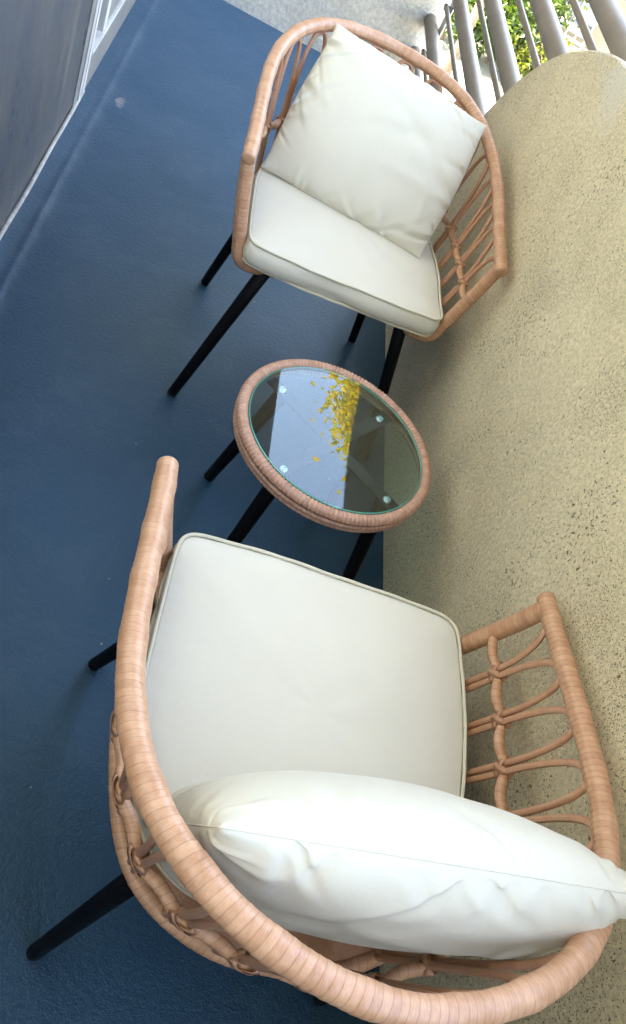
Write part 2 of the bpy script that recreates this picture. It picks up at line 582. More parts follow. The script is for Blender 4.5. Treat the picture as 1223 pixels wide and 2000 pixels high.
# balcony floor: painted sheet with a soft cove where it turns up at the door wall and the parapet
def floor_z(x, y):
    z = 0.0
    d = x - XL
    if d < 0.075:
        z += 0.012 * (1 - d / 0.075) ** 2
    z += 0.0035 * math.exp(-((d - 0.062) / 0.010) ** 2)
    z += 0.0012 * math.sin(x * 7 + y * 2.1) * math.sin(y * 3.3)
    return z
xs = [XL - 0.10, XL - 0.02] + [XL + 0.006 * i for i in range(0, 20)] + [XL + 0.16 + 0.05 * i for i in range(0, 25)]
xs = [x for x in xs if x < XP + 0.10]
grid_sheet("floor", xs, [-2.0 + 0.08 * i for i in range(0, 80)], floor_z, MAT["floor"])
tag(boxes("floor_slab", [(XL - 0.1, -2.0, -0.24, XP + 0.16, YE + 0.3, -0.03)], MAT["plaster"]), kind="structure")

# parapet with rounded far corner
def parapet():
    prof = [(2.70, -0.02), (2.69, 0.25), (2.655, 0.48), (2.615, 0.62), (2.575, 0.69), (2.52, 0.765), (2.45, 0.835), (2.385, 0.89),
            (2.30, 0.948), (2.21, 0.993), (2.11, 1.033), (2.01, 1.065), (1.90, 1.085), (1.76, 1.096), (1.5, 1.10)]
    prof = catmull([(0, a, b) for a, b in prof], 3)[:, 1:]
    prof = [tuple(p) for p in prof] + [(0.6, 1.10), (-2.0, 1.10), (-2.0, -0.02)]
    th = 0.16
    bm = bmesh.new()
    a = [bm.verts.new((XP, y, z)) for y, z in prof]
    b = [bm.verts.new((XP + th, y, z)) for y, z in prof]
    f1 = bm.faces.new(a)
    f2 = bm.faces.new(list(reversed(b)))
    n = len(a)
    for i in range(n):
        bm.faces.new((a[(i + 1) % n], a[i], b[i], b[(i + 1) % n]))
    bmesh.ops.recalc_face_normals(bm, faces=bm.faces[:])
    ed = [e for e in bm.edges if any(len(f.verts) > 4 for f in e.link_faces)]
    bmesh.ops.bevel(bm, geom=ed, offset=0.012, segments=3, affect='EDGES', profile=0.6)
    me = bpy.data.meshes.new("parapet_wall")
    bm.to_mesh(me)
    bm.free()
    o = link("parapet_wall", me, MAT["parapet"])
    return tag(o, "beige speckled sand-finish balcony wall with a rounded far corner", "wall")
parapet()

tag(boxes("end_wall", [(XL - 0.3, YE, -0.02, XP + 0.115, YE + 0.25, CEIL)], MAT["endwall"], bevel=0.012),
    "grey rough stucco wall closing the far end of the balcony", "wall")
tag(boxes("near_shade_wall", [(XL - 0.158, -1.45, -0.02, XP - 0.003, -1.2, CEIL)], MAT["plaster"], bevel=0.01),  # out of view, added to cut the light on the near floor
    "unseen grey stucco wall behind the viewer, added to darken the near end of the balcony", "wall")
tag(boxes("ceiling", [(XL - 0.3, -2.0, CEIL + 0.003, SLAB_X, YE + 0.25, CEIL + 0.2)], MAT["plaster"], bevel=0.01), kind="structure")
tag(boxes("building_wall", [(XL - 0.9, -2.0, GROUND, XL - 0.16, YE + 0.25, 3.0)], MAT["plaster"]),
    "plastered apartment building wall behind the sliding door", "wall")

# ------------------------------------------------------------------ sliding door on the left
def sliding_door():
    d = empty("sliding_door", (XL, 1.0, 0))
    tag(d, "dusty dark glass sliding door with pale frame along the left side", "door")
    X = lambda *b: [tuple(v - (0, 1.0, 0, 0, 1.0, 0)[i] for i, v in enumerate(b))]
    # local x: 0 = wall face; negative = into the building
    boxes("pane", X(-0.030, -2.0, 0.016, -0.004, 2.745, 0.95), MAT["pane"], d)
    boxes("bounce_panel", X(-0.034, -2.0, 0.953, 0.002, 2.745, 2.30), MAT["white"], d, 0.003)  # unseen white panel added to bounce light onto the parapet
    boxes("stile", X(-0.034, 2.747, 0.014, 0.000, 2.800, 2.32), MAT["alu"], d, 0.003)
    boxes("stile", X(-0.030, 2.803, 0.014, 0.004, 2.842, 2.32), MAT["plate"], d, 0.003)
    boxes("gasket", X(-0.024, 2.844, 0.014, -0.004, 2.856, 2.32), MAT["gasket"], d)
    boxes("stile", X(-0.034, 2.858, 0.016, 0.004, 2.893, 2.32), MAT["white"], d, 0.003)
    # caulk bead along the foot of the pane
    pth = [(0.002 + 0.002 * math.sin(t * 9.1) * math.sin(t * 3.7), t - 1.0, 0.013 + 0.0025 * math.sin(t * 5.3)) for t in np.linspace(-2.0, 2.893, 100)]
    tube("caulk_bead", pth, 0.0065, MAT["caulk"], d, 0.03, 8)
    # raised track beyond the first leaf
    boxes("track", X(-0.10, 2.896, 0.0, 0.001, YE - 0.002, 0.132), MAT["alu"], d, 0.004)
    boxes("track_cap", X(-0.10, 2.896, 0.133, 0.006, YE - 0.004, 0.148), MAT["white"], d, 0.003)
    boxes("gasket", X(-0.060, 2.898, 0.149, -0.020, 3.055, 2.3), MAT["gasket"], d)
    boxes("stile", X(-0.058, 2.94, 0.149, -0.010, 2.985, 2.3), MAT["plate"], d, 0.003)
    boxes("stile", X(-0.05, 3.062, 0.149, 0.000, 3.115, 2.3), MAT["white"], d, 0.003)
    boxes("rail", X(-0.05, 3.118, 0.149, -0.004, YE - 0.004, 0.215), MAT["alu"], d, 0.003)
    boxes("pane", X(-0.045, 3.118, 0.218, -0.02, YE - 0.004, 2.3), MAT["pane"], d)
    boxes("head_frame", X(-0.10, -2.0, 2.325, 0.004, YE - 0.004, CEIL - 0.004), MAT["white"], d, 0.003)
sliding_door()

# ------------------------------------------------------------------ railing of thick and thin pipes
def railing():
    r = empty("railing", (XP + 0.08, 3.4, 0))
    tag(r, "grey metal railing of thick and thin horizontal pipes beyond the rounded wall", "railing")
    def ax(y, z22):       # pipe axis, local coordinates
        return (-0.0194 * (y - 2.2), y - 3.4, z22 + 0.0126 * (y - 2.2))
    for z in (0.02, 0.17, 0.32, 0.535, 0.7041, 0.8896, 1.0593):
        rod("rail_pipe", ax(1.7 if z > 0.6 else 2.45, z), ax(YE + 0.002, z), 0.0305, 0.0305, MAT["pipe"], r, 20)
    for z in (0.10, 0.245, 0.445, 0.6387, 0.8132, 0.9875):
        rod("rail_bar", ax(1.8 if z > 0.6 else 2.45, z), ax(4.12, z), 0.0105, 0.0105, MAT["pipe"], r, 12)
    # flat end plate that ties the pipes together in front of the end wall
    boxes("end_plate", [(-0.006, 0.705, -0.2, 0.0, 0.80, 1.3)], MAT["plate"], r, 0.0015)
    for z in (0.245, 0.445, 0.6387, 0.8132, 0.9875):
        boxes("bracket", [(-0.045, 0.695, z + 0.012, -0.0065, 0.704, z + 0.034)], MAT["dark"], r)
railing()

# ================================================================== RATTAN CHAIRS
RAIL_K = [(0.3115, 0.2341, 0.6613), (0.2953, -0.1335, 0.7308), (0.1931, -0.3128, 0.7713), (0, -0.3824, 0.7779)]
RAIL_K = RAIL_K + [(-a, b, c) for a, b, c in RAIL_K[:3][::-1]]
RING_K = [(0.252, 0.243, 0.425), (0.262, 0.10, 0.425), (0.255, -0.06, 0.425), (0.205, -0.205, 0.425), (0.11, -0.275, 0.425), (0, -0.292, 0.425)]
RING_K = RING_K + [(-a, b, c) for a, b, c in RING_K[:5][::-1]]
RAIL = resample(catmull(RAIL_K, 40), 0.002)[0]
RING = resample(catmull(RING_K, 40), 0.002)[0]
NPAIR = 18

def surf(s, t):
    """point on the woven side: s along the rail 0..1, t from seat ring 0 to rail 1"""
    def at(P, s):
        f = np.clip(s, 0, 1) * (len(P) - 1)
        i = np.minimum(np.floor(f).astype(int), len(P) - 2)
        w = (f - i)[..., None]
        return P[i] * (1 - w) + P[i + 1] * w
    s = np.asarray(s, float); t = np.asarray(t, float)
    a, b = at(RING, s), at(RAIL, s)
    p = a * (1 - t[..., None]) + b * t[..., None]
    cen = np.array([0, -0.02, 0])
    out = p - cen
    out[..., 2] = 0
    out /= np.linalg.norm(out, axis=-1, keepdims=True)
    return p + out * (np.sin(PI * np.clip(t, 0, 1)) * 0.004 - 0.002)[..., None]

def build_chair(loc, label):
    root = empty("rattan_chair", (loc[0], loc[1], 0), loc[2])
    tag(root, label, "chair", "rattan bistro chairs")
    # ---- top rail: wrapped, thicker where the loops are bound on
    Q = np.vstack([RAIL[0] + np.array([0.0008, 0.014, -0.003]), RAIL, RAIL[-1] + np.array([-0.0008, 0.014, -0.003])])
    def rf(s, L):
        q = s / L * NPAIR
        return 0.0148 + 0.0012 * np.exp(-(((q - 0.5) - np.round(q - 0.5)) / 0.16) ** 2)
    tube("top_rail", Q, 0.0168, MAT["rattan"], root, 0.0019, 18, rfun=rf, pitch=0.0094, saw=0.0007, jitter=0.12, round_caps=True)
    # ---- front frame: arm post, bottom rail, arm post
    half = [(0.311, 0.229, 0.655), (0.300, 0.2335, 0.60), (0.283, 0.240, 0.53), (0.268, 0.2445, 0.475), (0.254, 0.249, 0.437), (0.222, 0.240, 0.420), (0.165, 0.218, 0.417), (0.07, 0.208, 0.416)]
    path = catmull(half + [(-a, b, c) for a, b, c in half[::-1]], 14)
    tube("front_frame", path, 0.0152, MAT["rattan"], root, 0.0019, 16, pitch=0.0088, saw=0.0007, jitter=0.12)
    # ---- seat ring and panel
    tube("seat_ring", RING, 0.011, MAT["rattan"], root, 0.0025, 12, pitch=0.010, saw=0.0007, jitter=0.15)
    top = [tuple(p + np.array([0, 0, 0.005])) for p in RING[::12]]
    bot = [tuple(p + np.array([0, 0, -0.006])) for p in RING[::12]]
    n = len(top)
    F = [tuple(range(n)), tuple(range(2 * n - 1, n - 1, -1))] + [(i, i + n, (i + 1) % n + n, (i + 1) % n) for i in range(n)]
    mesh("seat_panel", top + bot, F, MAT["cane"], root, smooth=False, uv=[(v[0], v[1]) for v in top + bot], attr={"wrap": [0] * (2 * n)})
    # ---- cane loops
    d = 0.0058
    L = 1.45
    for i in range(NPAIR):
        s0 = i / NPAIR + d / L * 1.1
        s1 = (i + 1) / NPAIR - d / L * 1.1
        if i == 0: s0 = 0.012
        if i == NPAIR - 1: s1 = 1 - 0.012
        c, h = (s0 + s1) / 2, (s1 - s0) / 2
        lean = rng.normal(0, 0.03) * h
        T0 = 0.52 + rng.normal(0, 0.02)
        tl = np.linspace(0.0, T0, 9)
        a = np.linspace(0, PI / 2, 14)[1:]
        ta = T0 + (0.955 - T0) * np.sin(a)
        ha = h * (0.10 + 0.90 * np.cos(a) ** 0.75)
        if i == 0 or i == NPAIR - 1:          # end loop: one rod only, bending up into the corner of the arm
            sg = 1 if i == 0 else -1
            tt = np.r_[tl, ta]
            off = np.r_[np.full(len(tl), h), h * np.cos(a) * 1.55 - h * 0.55]
            ss = c + sg * off
            pts = surf(ss, tt)
        else:
            tt = np.r_[tl, ta, ta[::-1][1:], tl[::-1]]
            hh = np.r_[np.full(len(tl), h), ha, ha[::-1][1:], np.full(len(tl), h)]
            sg = np.r_[-np.ones(len(tl) + len(ta)), np.ones(len(ta) - 1 + len(tl))]
            pts = surf(c + sg * hh + lean * tt, tt)
        tube("cane_loop", pts, 0.0053, MAT["cane"], root, 0.007, 8)
    # ---- woven middle band, wrapped crosswise, pinched where it passes each pair
    def tbf(q):
        return 0.123 / (np.interp(q, np.linspace(0, 1, len(RAIL)), RAIL[:, 2]) - 0.425)
    sb = np.linspace(0.0, 1.0, 400)
    band = surf(sb, tbf(sb) + 0.004 * np.cos(sb * NPAIR * 2 * PI))
    cen = np.array([0, -0.02, 0])
    o = band - cen
    o[:, 2] = 0
    o /= np.linalg.norm(o, axis=1, keepdims=True)
    band = band + o * 0.003 * np.cos(sb * NPAIR * 2 * PI)[:, None]
    def rb(s, L):
        return 0.0058 + 0.0024 * np.abs(np.sin(PI * s / L * NPAIR)) ** 0.7
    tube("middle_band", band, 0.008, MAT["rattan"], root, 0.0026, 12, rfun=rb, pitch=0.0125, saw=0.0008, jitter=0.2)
    for i in range(1, NPAIR):
        s = i / NPAIR
        tb = float(tbf(s))
        p = surf(np.array([s]), np.array([tb]))[0]
        e = 1e-3
        us = surf(np.array([s + e]), np.array([tb]))[0] - p
        us /= np.linalg.norm(us)
        ut = surf(np.array([s]), np.array([tb + 0.02]))[0] - p
        ut -= us * (ut @ us)
        ut /= np.linalg.norm(ut)
        un = np.cross(us, ut)
        for sg in (-1, 1):
            ax = us * math.cos(0.72) + ut * math.sin(0.72) * sg
            a = np.linspace(0, 2 * PI, 25)[:-1]
            ext = np.where(np.sin(a) < 0, 0.0225, 0.0150)          # the crossing strips reach further on the outside
            lp = p - un * 0.001 + np.outer(np.sign(np.cos(a)) * np.abs(np.cos(a)) ** 0.75 * ext, ax) + np.outer(np.sign(np.sin(a)) * np.abs(np.sin(a)) ** 0.7 * (0.0102 + 0.0010 * sg), un)
            side = np.cross(ax, un)
            # flat strip: ring of quads with its width across the loop
            w = 0.0056
            V = np.vstack([lp + side * w, lp - side * w, lp * 1.0 + side * w * 0.9 - (lp - p) * 0.07, lp - side * w * 0.9 - (lp - p) * 0.07])
            k = len(a)
            F = []
            for q in range(k):
                r2 = (q + 1) % k
                F += [(q, r2, k + r2, k + q), (2 * k + q, 3 * k + q, 3 * k + r2, 2 * k + r2),
                      (q, 2 * k + q, 2 * k + r2, r2), (k + q, k + r2, 3 * k + r2, 3 * k + q)]
            uv = np.tile(np.stack([np.full(k, 0.01 * i), a * 0.014], 1), (4, 1))
            mesh("band_tie", V, F, MAT["cane"], root, uv=uv, attr={"wrap": np.zeros(4 * k)})
    # ---- legs
    for sx in (1, -1):
        for top_, foot in (((0.183, 0.225, 0.412), (0.2846, 0.2814, 0.006)), ((0.18, -0.203, 0.415), (0.2501, -0.2383, 0.006))):
            a = (sx * top_[0], top_[1], top_[2])
            b = (sx * foot[0], foot[1], foot[2])
            lg = rod("leg", a, b, 0.0172, 0.0128, MAT["black"], root, 18)
            dv = (np.array(b) - np.array(a)); dv /= np.linalg.norm(dv)
            rod("foot_cap", np.array(b) - dv * 0.004, np.array([b[0] + dv[0] * 0.006, b[1] + dv[1] * 0.006, 0.0008]), 0.0133, 0.0125, MAT["rubber"], lg, 16)
    return root

build_chair(CH1, "far rattan chair facing the viewer, behind the round glass table")
build_chair(CH2, "near rattan chair seen from behind in the foreground, facing the round glass table")

# ================================================================== SEAT CUSHIONS
def to_world(ch, pts):
    c, s = math.cos(ch[2]), math.sin(ch[2])
    pts = np.asarray(pts, float)
    return np.stack([pts[:, 0] * c - pts[:, 1] * s + ch[0], pts[:, 0] * s + pts[:, 1] * c + ch[1], pts[:, 2]], 1)

def cushion_outline():
    K = [(0.0, 0.283), (0.10, 0.285), (0.19, 0.281), (0.232, 0.274), (0.247, 0.252), (0.2515, 0.19), (0.252, 0.08), (0.247, -0.02), (0.228, -0.11), (0.19, -0.185), (0.12, -0.232), (0.0, -0.245)]
    K = [(a, b, 0) for a, b in K] + [(-a, b, 0) for a, b in K[1:-1][::-1]]
    return resample(catmull(K, 10, True), 0.012, True)[0][:, :2]

def build_cushion(ch, seed, label):
    rg = np.random.default_rng(seed)
    O = cushion_outline()
    n = len(O)
    cen = np.array([0, 0.03])
    zt, zb = 0.4976, 0.4415
    ang = np.linspace(0, 2 * PI, n, endpoint=False)
    wob = sum(rg.normal(0, 0.0009) * np.sin(k * ang + rg.uniform(0, 6)) for k in range(2, 11))
    O = O * (1 + wob[:, None] * 2)
    rings = []
    # underside -> side -> top, as offsets of the outline
    for f, z in ((0.0, zb - 0.001), (0.5, zb - 0.001), (0.93, zb), (0.992, zb + 0.002), (1.0, zb + 0.004)):
        rings.append(((O - cen) * f + cen, np.full(n, z)))
    for q in np.linspace(0.12, 0.88, 6):
        bulge = 0.0075 * math.sin(PI * q)
        rings.append((O + (O - cen) / np.linalg.norm(O - cen, axis=1)[:, None] * (bulge + wob[:, None] * 1.5), zb + 0.004 + (zt - zb - 0.006) * q + 0 * ang))
    for f in (1.0, 0.985, 0.965, 0.93, 0.88, 0.82, 0.74, 0.64, 0.52, 0.38, 0.22, 0.08, 0.0):
        P = (O - cen) * f + cen
        crown = 0.015 * (1 - f ** 2.2) ** 0.8
        dim = sum(rg.normal(0, 0.00045) * np.sin(k * ang + rg.uniform(0, 6)) for k in range(3, 9)) * (f > 0.05) * 1.0
        rings.append((P, zt - 0.002 + crown + dim * (1 - f) ** 0.5 + wob * 0.8 * f + 0.0006 * np.sin(ang * 47 + 2 * np.sin(ang * 5)) * math.exp(-((f - 0.955) / 0.03) ** 2)))
    V, uv = [], []
    for P, z in rings:
        w = np.column_stack([P, z])
        V.append(w)
        uv.append(np.column_stack([P[:, 0], P[:, 1] + z]))
    V = np.vstack(V); uv = np.vstack(uv)
    F = []
    for r in range(len(rings) - 1):
        for k in range(n):
            k2 = (k + 1) % n
            F.append((r * n + k, r * n + k2, (r + 1) * n + k2, (r + 1) * n + k))
    W = to_world(ch, V)
    org = np.array([ch[0], ch[1], zb])
    o = mesh("seat_cushion", W - org, F, MAT["fabric"], loc=tuple(org), uv=uv)
    bmx = bmesh.new(); bmx.from_mesh(o.data)
    bmesh.ops.remove_doubles(bmx, verts=bmx.verts[:], dist=1e-5)
    bmesh.ops.recalc_face_normals(bmx, faces=bmx.faces[:])
    bmx.to_mesh(o.data); bmx.free()
    tag(o, label, "cushion", "cream seat cushions")
    for z, off in ((zt + 0.0005, 0.002), (zb + 0.003, 0.001)):
        P = O + (O - cen) / np.linalg.norm(O - cen, axis=1)[:, None] * off
        pz = z + wob * 0.8 + 0.0006 * np.sin(ang * 23 + seed)
        w = to_world(ch, np.column_stack([P, pz])) - org
        tube("piping", w, 0.0029, MAT["piping"], o, 0.007, 8, closed=True)
    return o

build_cushion(CH1, 3, "cream seat cushion with piped edges on the far chair, leaned on by a square pillow")
build_cushion(CH2, 5, "large cream seat cushion with piped edges on the near chair in the foreground")

# ================================================================== THROW PILLOWS (small inextensible-cloth inflation)
def inflate(n, W, H, p, iters, seed, stop):
    rg = np.random.default_rng(seed)
    x = np.linspace(-W / 2, W / 2, n); y = np.linspace(-H / 2, H / 2, n)
    X, Y = np.meshgrid(x, y, indexing="ij")
    bul = (1 - (2 * X / W) ** 2) * (1 - (2 * Y / H) ** 2)
    sm = rg.normal(0, 1, (n, n))
    for _ in range(3):
        sm = (sm + np.roll(sm, 1, 0) + np.roll(sm, -1, 0) + np.roll(sm, 1, 1) + np.roll(sm, -1, 1)) / 5
    P = [np.stack([X, Y, 0.012 * bul + 0.004 * sm * bul], -1), np.stack([X, Y, -0.012 * bul + 0.004 * sm * bul], -1)]
    Vv = [np.zeros_like(P[0]), np.zeros_like(P[0])]
    dx, dy = W / (n - 1), H / (n - 1)
    dd = math.hypot(dx, dy)
    edge = np.zeros((n, n), bool); edge[0] = edge[-1] = True; edge[:, 0] = edge[:, -1] = True
    def con(A, a, b, rest, k, only=0):
        d = A[b] - A[a]
        L = np.linalg.norm(d, axis=-1, keepdims=True)
        c = (L - rest)
        if only > 0: c = np.maximum(c, 0)
        if only < 0: c = np.minimum(c, 0)
        cor = d / np.maximum(L, 1e-9) * c * (0.5 * k)
        A[a] += cor; A[b] -= cor
    S = slice
    sets = []
    for st in (0, 1):
        ne = (n - st) // 2
        sets.append(((S(st, st + 2 * ne - 1, 2), S(None)), (S(st + 1, st + 2 * ne, 2), S(None)), dx, 1.0, 0))
        sets.append(((S(None), S(st, st + 2 * ne - 1, 2)), (S(None), S(st + 1, st + 2 * ne, 2)), dy, 1.0, 0))
        sets.append(((S(st, st + 2 * ne - 1, 2), S(0, n - 1)), (S(st + 1, st + 2 * ne, 2), S(1, n)), dd, 0.25, 0))
        sets.append(((S(st, st + 2 * ne - 1, 2), S(1, n)), (S(st + 1, st + 2 * ne, 2), S(0, n - 1)), dd, 0.25, 0))
    for st in (0, 1, 2, 3):
        ne = (n - st - 2 + 3) // 4
        ne = len(range(st, n - 2, 4))
        a = S(st, st + 4 * (ne - 1) + 1, 4); b = S(st + 2, st + 2 + 4 * (ne - 1) + 1, 4)
        sets.append(((a, S(None)), (b, S(None)), 2 * dx, 0.10, -1))
        sets.append(((S(None), a), (S(None), b), 2 * dy, 0.10, -1))
    for it in range(iters):
        th = (P[0] - P[1])[n // 2, n // 2, 2]
        pr = p if th < stop else p * 0.15
        for li, sg in ((0, 1.0), (1, -1.0)):
            A = P[li]
            gx = np.gradient(A, axis=0); gy = np.gradient(A, axis=1)
            N = np.cross(gx, gy) * sg / (dx * dy)
            old = A.copy()
            A += Vv[li] * 0.96 + N * pr
            for s_ in sets:
                con(A, *s_)
            Vv[li] = np.clip(A - old, -0.004, 0.004)
        avg = (P[0] + P[1]) / 2
        P[0][edge] = avg[edge]; P[1][edge] = avg[edge]
    return P

def build_pillow(ch, corners, thick, seed, label, straight=0.7, fold=0.0115, sag=0.0):
    n = 97
    P = inflate(n, 0.46, 0.46, 0.00045, 260, seed, thick)
    F0, B0 = P
    k_ = thick / (F0 - B0)[n // 2 - 6:n // 2 + 7, n // 2 - 6:n // 2 + 7, 2].mean()
    F0[..., 2] *= k_; B0[..., 2] *= k_
    mid_ = (F0[n // 2, n // 2, 2] + B0[n // 2, n // 2, 2]) / 2
    print("pillow scale", k_, mid_)
    c = [F0[0, 0], F0[-1, 0], F0[0, -1], F0[-1, -1]]
    hx = (abs(c[0][0]) + abs(c[1][0]) + abs(c[2][0]) + abs(c[3][0])) / 4
    hy = (abs(c[0][1]) + abs(c[1][1]) + abs(c[2][1]) + abs(c[3][1])) / 4
    K = np.asarray(corners, float)           # order: (u0,v0) (u1,v0) (u0,v1) (u1,v1): bottom-left, bottom-right, top-left, top-right in chair space
    nrm = np.cross(K[1] - K[0], K[2] - K[0]); nrm /= np.linalg.norm(nrm)
    rg = np.random.default_rng(seed + 100)
    gx, gy = np.meshgrid(np.linspace(0, 1, n), np.linspace(0, 1, n), indexing="ij")
    def pleats(cnt):
        """soft folds that run in from the seams, and a few across the face"""
        D = np.zeros((n, n))
        for e in range(4):
            al, de = ((gx, gy), (gx, 1 - gy), (gy, gx), (gy, 1 - gx))[e]
            for _ in range(cnt):
                p0 = rg.uniform(0.13, 0.87)
                ln = rg.uniform(0.08, 0.36)
                wd = rg.uniform(0.010, 0.020)
                sl = rg.normal(0, 0.35) + (0.5 - p0) * 0.5
                q = (al - p0 - sl * de - 0.5 * sl * de ** 2) / (wd * (1 + 3.0 * de))
                fall = np.clip(1 - de / ln, 0, 1) ** 1.3 * np.clip(de / 0.035, 0, 1)
                D += rg.uniform(0.4, 1.0) * (-np.exp(-q ** 2) + 0.6 * np.exp(-(q - 1.7) ** 2)) * fall
        for al, de in ((gx, gy), (gx, 1 - gy), (gy, gx), (gy, 1 - gx)):      # fine gathering along the stitches
            D += 0.16 * np.sin(al * 2 * PI * 21 + 1.3 * np.sin(al * 17 + cnt)) * np.exp(-de / 0.035) * np.clip(de / 0.01, 0, 1) * np.sin(PI * al) ** 0.5
        for _ in range(cnt // 2):
            a = rg.uniform(0, PI); c0 = rg.uniform(0.2, 0.8, 2)
            q = ((gx - c0[0]) * math.cos(a) + (gy - c0[1]) * math.sin(a))
            r = (-(gx - c0[0]) * math.sin(a) + (gy - c0[1]) * math.cos(a))
            D += rg.normal(0, 0.5) * np.exp(-((q + 0.8 * r * r) / 0.035) ** 2) * np.exp(-(r / 0.2) ** 2)
        return D
    def mp(A, sg):
        xs_, ys_ = A[..., 0] / hx, A[..., 1] / hy
        # let the sides run straighter between the corners than free inflation leaves them
        ex = np.maximum(np.abs(A[0, :, 0]), np.abs(A[-1, :, 0]))[None, :] / hx
        ey = np.maximum(np.abs(A[:, 0, 1]), np.abs(A[:, -1, 1]))[:, None] / hy
        xs_ = xs_ * (1 / ex) ** straight; ys_ = ys_ * (1 / ey) ** straight
        u = ((xs_ + 1) / 2)[..., None]; v = ((ys_ + 1) / 2)[..., None]
        base = K[0] * (1 - u) * (1 - v) + K[1] * u * (1 - v) + K[2] * (1 - u) * v + K[3] * u * v
        uc = np.clip(u, 0, 1); vc = np.clip(v, 0, 1)
        bend = sag * (uc * (1 - uc) * 4) * vc ** 2
        T_ = np.abs(A[..., 2:3]).max()
        thk = np.sign(A[..., 2:3]) * T_ * (np.abs(A[..., 2:3]) / T_) ** 0.88 + sg * fold * pleats(13)[..., None]
        return base + nrm * (thk + bend)
    Fm, Bm = mp(F0, 1.0), mp(B0, -1.0)
    V = []; uv = []
    idx = -np.ones((2, n, n), int)
    for i in range(n):
        for j in range(n):
            idx[0, i, j] = len(V); V.append(Fm[i, j]); uv.append((i / n * 0.45, j / n * 0.45))
    for i in range(n):
        for j in range(n):
            if 0 < i < n - 1 and 0 < j < n - 1:
                idx[1, i, j] = len(V); V.append(Bm[i, j]); uv.append((i / n * 0.45, j / n * 0.45))
            else:
                idx[1, i, j] = idx[0, i, j]
    F = []
    for i in range(n - 1):
        for j in range(n - 1):
            a = idx[0]; F.append((a[i, j], a[i + 1, j], a[i + 1, j + 1], a[i, j + 1]))
            b = idx[1]; F.append((b[i, j], b[i, j + 1], b[i + 1, j + 1], b[i + 1, j]))
    W = to_world(ch, np.array(V))
    org = W.mean(0); org[2] = W[:, 2].min()
    o = mesh("throw_pillow", W - org, F, MAT["pillow"], loc=tuple(org), uv=uv)
    tag(o, label, "pillow", "cream throw pillows")
    md = o.modifiers.new("smooth", 'SUBSURF')
    md.levels = 1; md.render_levels = 1
    # stitched seam round the edge
    per = [Fm[i, 0] for i in range(n)] + [Fm[-1, j] for j in range(1, n)] + [Fm[i, -1] for i in range(n - 2, -1, -1)] + [Fm[0, j] for j in range(n - 2, 0, -1)]
    w = to_world(ch, np.array(per)) - org
    tube("seam", w, 0.0009, MAT["pillow"], o, 0.006, 6, closed=True)
    return o

build_pillow(CH1, [(-0.195, 0.05, 0.503), (0.248, -0.045, 0.507), (-0.245, -0.17, 0.785), (0.174, -0.291, 0.792)], 0.125, 11,
             "square cream pillow standing on the far chair, its flat face towards the viewer")
build_pillow(CH2, [(0.225, -0.175, 0.512), (-0.222, -0.178, 0.512), (0.285, -0.25, 0.82), (-0.205, -0.27, 0.80)], 0.172, 23,
             "plump cream pillow on the near chair, its stitched top seam seen from above")

